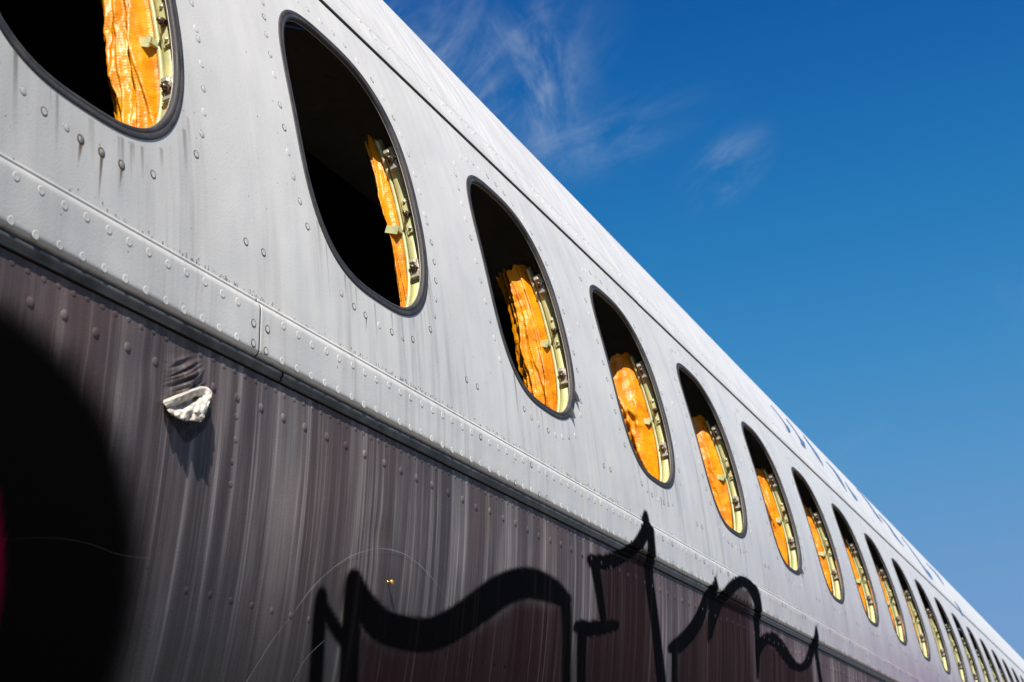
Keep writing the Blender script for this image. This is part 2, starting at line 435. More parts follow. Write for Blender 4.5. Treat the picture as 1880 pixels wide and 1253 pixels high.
# dark sealant in the long seam
def ribbon_line(v0, v1, xa, xb, h):
    return grid(frange(xa, xb, 0.1), [v0, v1], lambda x, v: h)
for xa, xb in ((XA, 2.718), (2.718, XB)):
    sv = seam_v(xa)
    part('seam_sealant', grid(frange(xa, xb, 0.1), [sv-0.0080, sv-0.0022, sv-0.0020, sv+0.0002, sv+0.0004],
                              lambda x, v, sv=sv: -0.002 if v < sv-0.0021 else (0.0003 if v < sv else (0.0031 if v < sv+0.0003 else 0.0)), flip=False), M_BLACK)

# window belt
def belt_cell(i, K, xl, xr):
    xc = wx(i); o = outset(K, -0.005)
    V = []; F = []
    vt, vb = seam_v(xc)-0.0020, -0.2672
    m_ = 5
    for (a, b) in o:
        # rectangle point in the same direction
        sx = (xr-xc if a > 0 else xc-xl)/max(1e-9, abs(a)); sy = (vt if b > 0 else -vb)/max(1e-9, abs(b))
        s = min(sx, sy)
        for j in range(m_+1):
            t = j/m_; k = 1+(s-1)*t; V.append(S(xc+a*k, b*k))
    # snap corners so that neighbours meet
    for (cx_, cv) in ((xr, vt), (xl, vt), (xl, vb), (xr, vb)):
        best = min(range(K), key=lambda q: (V[q*(m_+1)+m_]-S(cx_, cv)).length); V[best*(m_+1)+m_] = S(cx_, cv)
    for q in range(K):
        for j in range(m_):
            a = q*(m_+1)+j; b = ((q+1) % K)*(m_+1)+j
            F.append((a, a+1, b+1, b))
    return V, F
NW = 26
cells = list(range(-3, NW))
groups = [cells[0:7], cells[7:10], cells[10:14], cells[14:20], cells[20:]]
for gr in groups:
    V = []; F = []
    for i in gr:
        K = 128 if i < 8 else 64
        xc = X0+i*PITCH
        v, f = belt_cell(i, K, xc-PITCH/2, xc+PITCH/2)
        n = len(V); V += v; F += [tuple(k+n for k in q) for q in f]
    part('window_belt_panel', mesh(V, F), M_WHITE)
xend = X0+(NW-0.5)*PITCH
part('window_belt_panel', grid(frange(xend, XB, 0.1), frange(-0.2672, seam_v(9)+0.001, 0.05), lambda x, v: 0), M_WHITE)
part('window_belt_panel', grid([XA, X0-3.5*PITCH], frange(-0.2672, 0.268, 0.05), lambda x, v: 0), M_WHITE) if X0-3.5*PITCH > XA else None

# riveted strip under the windows, in lengths
joints = [XA, 1.1638, 2.7340, 4.2600, 5.8300, 8.0, XB]
for xa, xb in zip(joints, joints[1:]):
    gap = 0.0011
    xs = frange(xa+gap, xb-gap, 0.05)
    xs = [xa+gap, xa+gap+0.0003, xa+gap+0.001, xa+gap+0.003, xa+gap+0.006]+xs[1:-1]+[xb-gap-0.006, xb-gap-0.003, xb-gap-0.001, xb-gap-0.0003, xb-gap]
    vs = []
    for (v0, h0), (v1, h1) in zip(STRIP, STRIP[1:]):
        n = 3 if abs(v0-v1) > 0.004 else 1
        vs += [v0+(v1-v0)*k/n for k in range(n)]
    vs.append(STRIP[-1][0]); vs = vs[::-1]
    e0, e1 = xs[0], xs[-1]
    wav = lambda x: 0.0
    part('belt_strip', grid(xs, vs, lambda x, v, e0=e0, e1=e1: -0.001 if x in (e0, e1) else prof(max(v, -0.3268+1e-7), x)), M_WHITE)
for jx in joints[1:-1]:
    vs = [v for v, h in STRIP][::-1]
    part('joint_sealant', grid([jx-0.0012, jx+0.0012], vs, lambda x, v: prof(max(v, -0.3268+1e-7), x)-0.0004), M_BLACK)
# dark trim bead
for xa, xb in ((XA, 1.21), (1.213, 2.62), (2.622, 5.2), (5.202, XB)):
    vs = [v for v, h in BEAD][::-1]
    hd = dict(BEAD)
    part('trim_bead', grid(frange(xa, xb, 0.05), vs, lambda x, v: hd[v]+0.0003*noise.noise(Vector((x*9, v*300, 0)))), M_BEAD)
part('lap_groove', grid(frange(XA, XB, 0.2), [-0.343, -0.3365], lambda x, v: -0.0042), M_BLACK)
part('strip_backing', grid(frange(XA, XB, 0.2), [-0.338, -0.26], lambda x, v: -0.0012), M_BLACK)
# lower skin
dents = [at(285, 667), at(340, 665), at(700, 985), at(640, 1120), at(160, 700)]
def lowh(x, v):
    h = LOWH
    for dx, dv in dents: h -= 0.0022*math.exp(-(((x-dx)/0.02)**2+((v-dv)/0.02)**2))
    return h
for xa, xb in ((XA, 3.1), (3.1008, 6.5), (6.501, XB)):
    vs = [-0.3388, -0.3390]+frange(-0.3393, -0.60, 0.0085 if xa < 1 else 0.03)+frange(-0.70, -2.2, 0.1)
    vs = sorted(set(vs))
    e = max(vs)
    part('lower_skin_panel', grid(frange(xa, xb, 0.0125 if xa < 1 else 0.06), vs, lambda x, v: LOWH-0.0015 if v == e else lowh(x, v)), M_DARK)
# belly and the far side close the tube
part('belly_skin', grid(frange(XA, XB, 0.5), frange(-RAD*2*math.pi+RAD*2.0, -2.2, 0.09), lambda x, v: LOWH), M_CROWN)
for xe in (XA, XB):
    K = 64; V = [Vector((xe, 0, HAX))]+[S(xe, RAD*2*math.pi*k/K, -0.002) for k in range(K)]
    part('end_bulkhead', mesh(V, [(0, 1+k, 1+(k+1) % K) for k in range(K)], False), M_CROWN)
# closed black shell, added so the cabin reads dark through the windows
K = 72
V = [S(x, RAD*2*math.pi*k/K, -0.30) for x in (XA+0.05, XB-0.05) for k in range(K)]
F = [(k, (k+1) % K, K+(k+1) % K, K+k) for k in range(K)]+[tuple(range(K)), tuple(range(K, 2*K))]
part('cabin_dark_shell', mesh(V, F, True), M_DARK_SHELL)

# ------------------------------------------------------------------ windows
DEL = 0.0140; INN = -0.0105
def ring(xc, prof_pts, K, cut=None):
    # cut: the frame stops at this height (upper part left out, to pass for shade)
    """prof_pts: (outline offset, height)"""
    V = []; F = []; n = len(prof_pts)
    outs = [outset(K, off) for off, h in prof_pts]
    for q in range(K):
        for j, (off, h) in enumerate(prof_pts):
            a, b = outs[j][q]
            V.append(S(xc+a, b, h))
    for q in range(K):
        if cut is not None and outs[0][q][1] > cut: continue
        for j in range(n-1):
            a = q*n+j; b = ((q+1) % K)*n+j
            F.append((a, b, b+1, a+1))
    return V, F
def frame_box(xc, v, depth, lx, lv, lh, mat, parent, name, bev=0.0006, tilt=0.0):
    """a small plate standing on the jamb: lx proud of it (towards -x), lv tall, lh deep"""
    xj = jamb_x(v)
    bm = bmesh.new(); bmesh.ops.create_cube(bm, size=1)
    bmesh.ops.scale(bm, vec=(lx, lh, lv), verts=bm.verts)
    if tilt: bmesh.ops.rotate(bm, matrix=Matrix.Rotation(tilt, 3, 'X'), verts=bm.verts)
    bmesh.ops.bevel(bm, geom=bm.edges[:], offset=bev, segments=2, affect='EDGES')
    place(bm, xc+xj-lx/2, v, -depth)
    return part(name, bm_mesh(bm), mat, parent)
def place(bm, x, v, h):
    n = nrm(v); up = Vector((0, n.z, -n.y))  # tangent pointing up
    # local axes: x -> x, y -> inward (-n), z -> up
    R = Matrix(((1, 0, 0), (0, -n.y, up.y), (0, -n.z, up.z)))
    bmesh.ops.transform(bm, matrix=Matrix.Translation(S(x, v, h)) @ R.to_4x4(), verts=bm.verts)
def jamb_x(v, off=None):
    a = WA+INN+DEL; b = WB+INN+DEL
    t = min(0.999, abs(v)/b); return a*(1-t**WN)**(1/WN)
def cyl_bm(r, L, seg=14, hexa=False):
    bm = bmesh.new(); bmesh.ops.create_cone(bm, cap_ends=True, segments=6 if hexa else seg, radius1=r, radius2=r*0.94, depth=L)
    bmesh.ops.rotate(bm, matrix=Matrix.Rotation(-math.pi/2, 3, 'Y'), verts=bm.verts)  # axis towards -x
    return bm
def bolt(xc, v, depth, r, L, mat, parent, name='bolt', hexa=False):
    bm = cyl_bm(r, L, hexa=hexa); place(bm, xc+jamb_x(v)-L/2, v, -depth)
    return part(name, bm_mesh(bm, not hexa), mat, parent)

gasketlabels = {}
for i in range(-2, NW):
    xc = wx(i)
    if i < 0 and i > -3: K = 48
    else: K = 128 if i < 8 else 64
    # gasket (concentric folds)
    P_ = [(0.0, -0.0008), (0.0, 0.0008), (-0.0010, 0.0013), (-0.0050, 0.0013), (-0.0054, 0.0009), (-0.0060, 0.0009), (-0.0064, 0.0012),
          (-0.0090, 0.0009), (-0.0100, 0.0004), (INN, -0.0012), (INN, -0.0040)]
    V, F = ring(xc, P_, K)
    fr = part('window_frame', None or mesh(V, F), M_RUBBER)
    # bright cut edge of the skin
    V, F = ring(xc, [(INN+0.0002, -0.0040), (INN-0.0005, -0.0044), (INN-0.0001, -0.0052), (INN+0.012, -0.0052)], K)
    part('metal_edge', mesh(V, F), M_LIP, fr)
    # green jamb, then a gap, then the inner flange
    O = INN+DEL
    V, F = ring(xc, [(O+0.02, -0.0125), (O, -0.0125), (O, -0.0245), (O+0.001, -0.0250), (O+0.02, -0.0252)], K, 0.104)
    part('jamb', mesh(V, F), M_GREEN, fr)
    O2 = O+0.001
    V, F = ring(xc, [(O2+0.02, -0.0268), (O2, -0.0268), (O2-0.0008, -0.0272), (O2-0.0008, -0.0308), (O2+0.02, -0.0311)], K, 0.122)
    part('inner_flange', mesh(V, F), M_LINER, fr)
    if i < 0 or i > 17: continue
    # clips: upper and lower with bent plates, the middle one riveted
    for cv in (0.078, -0.083):
        frame_box(xc, cv, 0.0165, 0.0045, 0.027, 0.0110, M_STEEL, fr, 'clip', 0.0012)
        frame_box(xc, cv+0.011, 0.0190, 0.0090, 0.006, 0.0080, M_STEEL, fr, 'clip_tongue', 0.0010)
        frame_box(xc, cv-0.012, 0.0155, 0.0075, 0.005, 0.0120, M_STEEL, fr, 'clip_tongue', 0.0010)
        bolt(xc, cv, 0.0168, 0.0052, 0.0085, M_BOLT, fr, 'nut', True)
        bolt(xc, cv, 0.0168, 0.0027, 0.0140, M_BOLT, fr, 'bolt')
    frame_box(xc, -0.004, 0.0155, 0.0036, 0.050, 0.0080, M_GREEN, fr, 'centre_plate', 0.0008)
    frame_box(xc, -0.004, 0.0200, 0.0030, 0.052, 0.0016, M_GREEN, fr, 'plate_edge', 0.0003)
    bolt(xc, -0.004, 0.0155, 0.0046, 0.0090, M_BOLT, fr, 'nut', True)
    bolt(xc, -0.004, 0.0155, 0.0026, 0.0140, M_BOLT, fr, 'bolt')
    for dv in (0.016, -0.023): bolt(xc, dv, 0.0155, 0.0022, 0.0056, M_STEEL, fr, 'plate_rivet')
    # tab sticking over the blanket
    bm = bmesh.new(); bmesh.ops.create_cube(bm, size=1)
    bmesh.ops.scale(bm, vec=(0.0015, 0.018, 0.010), verts=bm.verts)
    bmesh.ops.rotate(bm, matrix=Matrix.Rotation(0.5, 3, 'X'), verts=bm.verts)
    place(bm, xc+jamb_x(-0.02)-0.0115, -0.020, -0.037)
    part('bracket_tab', bm_mesh(bm), M_LINER, fr)
    bm = bmesh.new(); bmesh.ops.create_cube(bm, size=1)
    bmesh.ops.scale(bm, vec=(0.013, 0.003, 0.009), verts=bm.verts)
    place(bm, xc+jamb_x(-0.02)-0.006, -0.020, -0.0300)
    part('bracket_tab', bm_mesh(bm), M_LINER, fr)

# ------------------------------------------------------------------ insulation blankets (things of their own, behind the openings)
BL = {  # depth behind the flange, bulge towards the opening, seed, upper limit, label
 0: (0.048, 0.006, 1, 'yellow insulation blanket with a torn brown fold in the cropped window at top left'),
 1: (0.015, 0.003, 2, 'narrow strip of yellow insulation in the tallest fully visible window'),
 2: (0.050, 0.010, 3, 'yellow insulation blanket with ragged left edge behind the second full window from the left'),
 3: (0.090, 0.016, 4, 'bunched yellow insulation crumpled across its middle, behind the third full window from the left'),
 4: (0.100, 0.010, 5, 'smooth woven yellow insulation filling the lower half of the fourth full window from the left'),
 5: (0.070, 0.008, 6, 'shiny yellow insulation blanket behind the fifth full window from the left'),
 6: (0.060, 0.006, 7, 'slim wrinkled yellow insulation behind the sixth full window from the left'),
 7: (0.075, 0.004, 8, 'thin dull orange slice of insulation behind the seventh full window from the left'),
 8: (0.060, 0.004, 9, 'thin orange slice of insulation behind the eighth full window from the left'),
 9: (0.050, 0.003, 10, 'sliver of orange insulation behind the ninth full window from the left'),
 10: (0.05, 0.003, 11, 'faint sliver of orange insulation behind the tenth full window, right of the ninth')}
def blanket(i, depth, bulge, seed, label):
    rnd = random.Random(seed*13)
    xc = wx(i)
    nu, nv = (50, 200) if i < 6 else (24, 90)
    xj = WA+INN+DEL
    folds = []
    nf = 3 if depth < 0.03 else (6 if i != 4 else 4)
    for k in range(nf):
        folds.append((rnd.uniform(0.0, 1.0), rnd.uniform(-1.1, 1.1), rnd.uniform(0.08, 0.26), rnd.uniform(0.003, 0.009)*(1 if i != 4 else 0.6), rnd.uniform(0, 9)))
    V = []; UV = []
    for a in range(nu+1):
        for b in range(nv+1):
            u = a/nu; t = b/nv; v = -0.205+(0.330+0.02*noise.noise(Vector((u*3, seed, 0)))+0.012*noise.noise(Vector((u*9, seed, 4))))*t
            edge = 1+0.10*noise.noise(Vector((seed*3.1, v*14, 0)))+0.05*noise.noise(Vector((seed*5.7, v*70, 0)))
            dd = depth*u*edge
            x = xj+0.001-0.16*dd
            s = 0.0
            for (c, mm, wd, amp, ph) in folds:
                uk = c+mm*(v/0.2)*0.45+0.06*math.sin(v*23+ph)
                q = (u-uk)/wd
                s += amp*(math.exp(-abs(q)*1.3) if q < 0 else math.exp(-abs(q)*4.0))
            p = Vector((dd*36+seed*7, v*9, seed*2.3))
            r1 = 1-abs(noise.noise(p))*2
            p2 = Vector((dd*110+seed*11, v*38, seed))
            r2 = 1-abs(noise.noise(p2))*2
            s += 0.0034*max(0, r1)**3+0.0009*r2*abs(r2)
            if i == 3:   # gathered across the middle
                g_ = math.exp(-((v+0.005)/0.03)**2)
                s += g_*0.012*(0.6+noise.noise(Vector((dd*70, v*55, 4))))-0.012*math.exp(-((v+0.055+0.2*dd)/0.006)**2)*(u > 0.35)
            s += bulge*math.sin(math.pi*min(1, u*0.9+0.1))
            taper = min(1, u*6)
            x -= s*taper*(0.55+0.45*min(1, depth/0.05))
            V.append(S(xc+x, v, -0.0315-dd)); UV.append((dd, v))
    F = []; n = nv+1
    for a in range(nu):
        for b in range(nv):
            F.append((a*n+b, (a+1)*n+b, (a+1)*n+b+1, a*n+b+1))
    org = S(xc+xj, -0.205, -0.04)
    me = mesh([p-org for p in V], F)
    ul = me.uv_layers.new(name='UVMap')
    idx = np.zeros(len(me.loops), dtype=np.int32); me.loops.foreach_get('vertex_index', idx)
    ul.data.foreach_set('uv', np.array(UV)[idx].astype(np.float32).ravel())
    o = link('insulation_blanket', me, M_FILM); o.location = org
    md = o.modifiers.new('thick', 'SOLIDIFY'); md.thickness = 0.0012; md.offset = 0
    o['label'] = label; o['category'] = 'insulation'; o['group'] = 'yellow insulation blankets behind the windows'
    return o
for i, (dp, bu, se, lb) in BL.items(): blanket(i, dp, bu, se, lb)

# ------------------------------------------------------------------ rivets
def rivet_mesh(pts, seg=18, mat=None, mat2=None, split=99):
    V = []; F = []; mi = []
    for (r, h) in pts:
        for k in range(seg):
            t = 2*math.pi*k/seg; V.append((r*math.cos(t), r*math.sin(t), h))
    for j in range(len(pts)-1):
        for k in range(seg):
            a = j*seg+k; b = j*seg+(k+1) % seg
            F.append((a, a+seg, b+seg, b)); mi.append(1 if j >= split else 0)
    F.append(tuple(range(seg))[::1]); mi.append(0)
    me = mesh(V, F); me.materials.append(mat)
    if mat2: me.materials.append(mat2)
    me.polygons.foreach_set('material_index', mi)
    return me
RV = {
 'strip': rivet_mesh([(0.0026, 0.00012), (0.0036, 0.00026), (0.0044, 0.00010), (0.0047, -0.0003)], 18, M_WHITE),
 'flush': rivet_mesh([(0.0032, 0.00025), (0.0036, 0.0001), (0.0041, 0.0003), (0.0048, -0.0002)], 18, M_WHITE, M_FAINT, 0),
 'plainflush': rivet_mesh([(0.0033, 0.0003), (0.0041, 0.00025), (0.0047, -0.0002)], 18, M_WHITE),
 'ring': rivet_mesh([(0.0030, 0.0003), (0.0034, 0.0003), (0.0044, 0.00025), (0.0046, -0.0002)], 18, M_WHITE, M_RING, 1),
 'rust': rivet_mesh([(0.0030, 0.0008), (0.0036, 0.0004), (0.0048, 0.0004), (0.0052, -0.0002)], 18, M_RUSTB, M_RING, 1),
 'small': rivet_mesh([(0.0028, 0.0003), (0.0036, 0.0001), (0.0039, -0.0003)], 16, M_DARK),
 'dome': rivet_mesh([(0.0016, 0.0012), (0.0034, 0.0010), (0.0048, 0.0004), (0.0060, -0.0003)], 18, M_DARK),
 'crown': rivet_mesh([(0.0026, 0.0003), (0.0033, 0.0001), (0.0036, -0.0002)], 12, M_CROWN),
}
rnd = random.Random(5)
riv = []   # (x, v, kind)
def R_(x, v, kind, jit=0.0006): riv.append((x+rnd.gauss(0, jit), v+rnd.gauss(0, jit), kind))
x = 0.68
def strip_kind(x):
    if x > 1.6 and rnd.random() < 0.25: return 'ring'
    return 'strip'
for xa, xb in zip([0.6]+joints[1:-1], joints[1:]):
    n = int((xb-xa-0.03)/0.0275)
    for k in range(n+1):
        x = (xa if xa == 0.6 else xa+0.0425)+k*0.0276
        if xa == 0.6: x = 0.8209+0.0277*(k-8)
        if x > xb-0.025 or x > 9: continue
        R_(x, -0.2842, strip_kind(x)); R_(x-0.0008, -0.3190, strip_kind(x))
    if xb < 9:
        for q in (-0.012, 0.0125):
            for vv in (-0.2955, -0.3165): R_(xb+q, vv, 'ring')
k = 0; x = 0.78
while x < 7:
    R_(x, -0.3467, 'small'); x += 0.0178
x = 0.8552-0.0415*3
while x < 6: R_(x, -0.3700, 'dome', 0.0012); x += 0.0412
x = 1.1; 
while x < 4: R_(x, -0.5548, 'small'); x += 0.0348
for c in (1.1439, 2.160, 3.176):
    for k in range(7 if c > 2 else 4): R_(c, -0.390-k*0.021, 'small')
# around each window
ringpts = outline(0.1705, 0.2128, 2.9, 400)
def ring_rivets(i):
    xc = X0+i*PITCH-0.004
    acc = 0; last = ringpts[0]; out = [last]
    for p in ringpts[1:]:
        acc += math.hypot(p[0]-last[0], p[1]-last[1]); last = p
        if acc > 0.0262: out.append(p); acc = 0
    for (a, b) in out:
        if abs(a) > 0.10 and abs(b) > 0.165 and rnd.random() < 0.7: continue
        side = abs(a) > 0.14
        kd = rnd.choices(['ring', 'flush', 'plainflush'], (2, 4, 3) if i < 3 else (3, 3, 2))[0]
        if i == 0 and b < -0.205 and -0.03 < a < 0.06: continue
        R_(xc+a+(0.008 if a > 0.1 else (-0.006 if a < -0.1 else 0)), b, kd)
    for q in (0.229, 0.261): R_(X0+i*PITCH+q, -0.2130, 'ring')
    if i > 1: R_(X0+i*PITCH+0.24, 0.03, 'plainflush')
for i in range(0, 16): ring_rivets(i)
for x in (0.9013, 0.9283, 0.9555): riv.append((x, -0.2138, 'rust'))
x = 1.2
while x < 5.5:
    if rnd.random() < 0.45: R_(x, 0.3205, 'crown')
    if rnd.random() < 0.3: R_(x+0.008, 0.309, 'crown')
    x += 0.027
# visible ones nearest to the camera become parts, the rest one joined part
cand = []
for (x, v, kd) in riv:
    px, py = topx(x, v)
    if -20 < px < 1900 and -20 < py < 1273:
        dist = (np.array(S(x, v))-CAM); dist = np.linalg.norm(dist)
        size = RV[kd].vertices[-1].co.length/dist
        cand.append((size, x, v, kd))
cand.sort(key=lambda t: -t[0])
def rmat(x, v, h):
    n = nrm(v); up = Vector((0, n.z, -n.y)); xx = Vector((1, 0, 0))
    if up.cross(xx).dot(n) < 0: pass
    R = Matrix((xx, n.cross(xx), n)).transposed()
    return Matrix.Translation(S(x, v, h)) @ R.to_4x4()
COVER = {}   # filled after the graffiti is known
def build_rivets(cover_at):
    allow = 299
    V = []; F = []; MI = []; mats = []
    dark_variants = {}
    for q, (size, x, v, kd) in enumerate(cand):
        me = RV[kd]
        h = prof(v, x) if v > -0.3372 else lowh(x, v)
        zs = 0.9 if v > -0.3372 else 0.82
        if v > seam_v(x): h = 0.003
        if cover_at(x, v) > 0.22:
            if kd not in dark_variants:
                m2 = me.copy(); m2.materials.clear(); m2.materials.append(M_COVERED)
                m2.polygons.foreach_set('material_index', [0]*len(m2.polygons)); dark_variants[kd] = m2
            me = dark_variants[kd]
        m4 = rmat(x, v, h+0.0001) @ Matrix.Scale(zs, 4)
        if q < allow:
            o = bpy.data.objects.new('rivet', me); col.objects.link(o); o.parent = fus
            o.matrix_parent_inverse = FI; o.matrix_basis = m4
        else:
            n0 = len(V)
            V += [m4 @ w_.co for w_ in me.vertices]
            for p in me.polygons:
                F.append(tuple(k+n0 for k in p.vertices))
                mt = me.materials[p.material_index]
                if mt not in mats: mats.append(mt)
                MI.append(mats.index(mt))
    me = mesh(V, F)
    for mt in mats: me.materials.append(mt)
    me.polygons.foreach_set('material_index', MI)
    part('distant_rivets', me, None, None, None, 'stuff')
M_COVERED = plain('painted_over_rivet', (0.022, 0.016, 0.018), 0.6, 0, 200, 0.3)

# ------------------------------------------------------------------ sprayed paint, stains and marks lying on the skin
VL = sorted(set([round(v, 5) for v, h in STRIP+BEAD]+[-0.3371, -0.3374]))
def stroke_cover(strokes, soft):
    segs = []
    for st in strokes:
        for (x0, y0, w0), (x1, y1, w1) in zip(st, st[1:]):
            segs.append((x0, y0, w0/2, x1-x0, y1-y0, w1/2))
    def f(px, py):
        best = -1e9
        for (x0, y0, r0, dx, dy, r1) in segs:
            L = dx*dx+dy*dy; t = 0 if L == 0 else max(0, min(1, ((px-x0)*dx+(py-y0)*dy)/L))
            d = (r0+(r1-r0)*t)-math.hypot(px-x0-dx*t, py-y0-dy*t)
            if d > best: best = d
        t = max(0, min(1, (best+soft/2)/soft)); return t*t*(3-2*t)
    return f
def smooth_stroke(pts, n=6):
    out = []
    P = [pts[0]]+list(pts)+[pts[-1]]
    for k in range(1, len(P)-2):
        p0, p1, p2, p3 = P[k-1], P[k], P[k+1], P[k+2]
        for j in range(n):
            t = j/n
            out.append(tuple(0.5*((2*p1[c])+(-p0[c]+p2[c])*t+(2*p0[c]-5*p1[c]+4*p2[c]-p3[c])*t*t+(-p0[c]+3*p1[c]-3*p2[c]+p3[c])*t**3) for c in range(3)))
    out.append(tuple(pts[-1])); return out
def poly_cover(poly, soft):
    P = poly
    def f(px, py):
        ins = False; dm = 1e9
        for (x0, y0), (x1, y1) in zip(P, P[1:]+P[:1]):
            if (y0 > py) != (y1 > py) and px < (x1-x0)*(py-y0)/(y1-y0)+x0: ins = not ins
            dx, dy = x1-x0, y1-y0; L = dx*dx+dy*dy; t = 0 if L == 0 else max(0, min(1, ((px-x0)*dx+(py-y0)*dy)/L))
            dm = min(dm, math.hypot(px-x0-dx*t, py-y0-dy*t))
        d = dm if ins else -dm
        t = max(0, min(1, (d+soft/2)/soft)); return t*t*(3-2*t)
    return f
def decal(name, cover, box, step, h, mat, label=None, hz=None):
    x0, x1, v0, v1 = box
    xs = frange(x0, x1, step); vs = frange(v0, v1, step)
    vs = [v for v in vs if not any(abs(v-q) < step*0.3 for q in VL)]+[v for v in VL if v0 < v < v1]
    vs = sorted(vs)
    n = len(vs)
    C = np.zeros((len(xs), n))
    for a, x in enumerate(xs):
        for b, v in enumerate(vs):
            px, py = topx(x, v); C[a, b] = cover(px, py)
    idx = {}; V = []; CV = []; F = []
    def gid(a, b):
        if (a, b) not in idx:
            idx[(a, b)] = len(V); hh = prof(vs[b], xs[a]); V.append(S(xs[a], vs[b], hh+h)); CV.append(C[a, b])
        return idx[(a, b)]
    for a in range(len(xs)-1):
        for b in range(n-1):
            if max(C[a, b], C[a+1, b], C[a, b+1], C[a+1, b+1]) > 0.01:
                F.append((gid(a, b), gid(a+1, b), gid(a+1, b+1), gid(a, b+1)))
    if not F: return None
    me = mesh(V, F)
    at_ = me.attributes.new('cover', 'FLOAT', 'POINT'); at_.data.foreach_set('value', CV)
    return part(name, me, mat, None, label)
def box_of(pts, pad):
    A = [at(p[0], p[1]) for p in pts]
    return (min(a[0] for a in A)-pad, max(a[0] for a in A)+pad, max(-0.95, min(a[1] for a in A)-pad), max(a[1] for a in A)+pad)

G_N = [[(594, 1085, 14), (593, 1102, 22), (589, 1140, 23), (586, 1198, 23), (580, 1300, 24)],
       [(598, 1112, 16), (614, 1142, 22), (636, 1176, 24)],
       [(653, 1056, 22), (653, 1075, 32), (648, 1140, 32), (641, 1300, 33)],
       [(655, 1064, 26), (670, 1104, 42), (704, 1147, 58), (755, 1163, 62), (798, 1163, 60), (840, 1143, 57), (883, 1113, 57), (925, 1083, 58), (968, 1070, 57), (1008, 1081, 46), (1038, 1100, 26)],
       [(1040, 1098, 18), (1043, 1150, 16), (1041, 1300, 16)]]
G_1 = [[(1086, 1024, 12), (1096, 1031, 25), (1118, 1031, 26), (1147, 1018, 24), (1166, 998, 22), (1179, 972, 19), (1184, 950, 12)],
       [(1184, 940, 5), (1185, 955, 12), (1190, 1010, 14), (1195, 1070, 15), (1206, 1155, 15), (1222, 1300, 17)],
       [(1094, 1036, 15), (1103, 1090, 13), (1111, 1145, 10)],
       [(1068, 1152, 26), (1098, 1153, 25), (1130, 1148, 18)],
       [(1071, 1150, 16), (1068, 1300, 15)]]
G_M = [[(1307, 1060, 3), (1309, 1085, 10), (1308, 1110, 11), (1306, 1140, 9), (1303, 1176, 4)],
       [(1302, 1078, 8), (1296, 1105, 14), (1285, 1137, 20), (1268, 1163, 23), (1250, 1182, 25), (1240, 1190, 24)],
       [(1241, 1195, 11), (1241, 1300, 9)],
       [(1306, 1170, 5), (1313, 1135, 12), (1321, 1105, 18), (1337, 1080, 20), (1353, 1069, 21), (1369, 1073, 20), (1381, 1093, 16), (1388, 1121, 12), (1392, 1160, 10), (1393, 1192, 9), (1393, 1245, 3)]]
G_V = [[(1394, 1200, 8), (1399, 1184, 15), (1408, 1174, 20), (1419, 1173, 21), (1432, 1184, 19), (1446, 1205, 16), (1458, 1220, 15), (1470, 1226, 13), (1483, 1218, 13), (1491, 1196, 12), (1494, 1172, 9), (1493, 1150, 2)],
       [(1496, 1178, 7), (1503, 1217, 6), (1516, 1300, 6)]]
covers = []
for strokes, soft, lab, st in ((G_N, 9, 'black sprayed wavy letter at the bottom centre, with two legs', 0.004),
                               (G_1, 3.5, 'black sprayed hooked letter with a tall spike crossing the strip', 0.005),
                               (G_M, 3, 'black sprayed arch-shaped letter over the strip', 0.005),
                               (G_V, 3, 'small black sprayed wave ending in a spike', 0.006)):
    ss_ = [smooth_stroke(s) for s in strokes]
    cf = stroke_cover(ss_, soft); covers.append(cf)
    pts = [(px, min(py, 1300)) for s in strokes for (px, py, w_) in s]
    bx = box_of(pts, 0.05)
    decal('graffiti_letter', cf, bx, st, 0.0007, M_SPRAYS, lab)
# darker sprayed fill under and between the letters
for poly, soft in (([(655, 1150), (720, 1185), (800, 1185), (880, 1150), (950, 1098), (1040, 1110), (1040, 1300), (650, 1300)], 50),
                   ([(1100, 1050), (1185, 1000), (1200, 1120), (1215, 1300), (1070, 1300), (1075, 1165), (1108, 1140)], 22),
                   ([(1245, 1195), (1292, 1140), (1320, 1110), (1350, 1075), (1375, 1085), (1390, 1300), (1243, 1300)], 18),
                   ([(1395, 1195), (1412, 1180), (1440, 1200), (1470, 1230), (1490, 1205), (1500, 1300), (1395, 1300)], 14)):
    cf = poly_cover(poly, soft); covers.append(cf)
    decal('maroon_spray_fill', cf, box_of(poly, 0.05), 0.008, 0.0004, M_MAROON)
big = poly_cover([(-400, 500), (-40, 545), (25, 575), (75, 612), (125, 658), (168, 712), (202, 775), (228, 840), (246, 920), (253, 1000), (250, 1080), (238, 1160), (216, 1240), (195, 1320), (-400, 1320)], 90)
covers.append(big)
decal('black_spray_patch', big, (0.45, 1.12, -0.90, -0.30), 0.008, 0.0008, M_SPRAY, 'large soft-edged black sprayed shape at the lower left')
pk = poly_cover([(-60, 860), (-6, 900), (5, 1000), (4, 1080), (-8, 1150), (-60, 1200)], 22)
decal('magenta_spray_mark', pk, (0.6, 0.95, -0.75, -0.38), 0.006, 0.0011, M_PINK)
def cover_at(x, v):
    px, py = topx(x, v); return max(c(px, py) for c in covers)
build_rivets(cover_at)

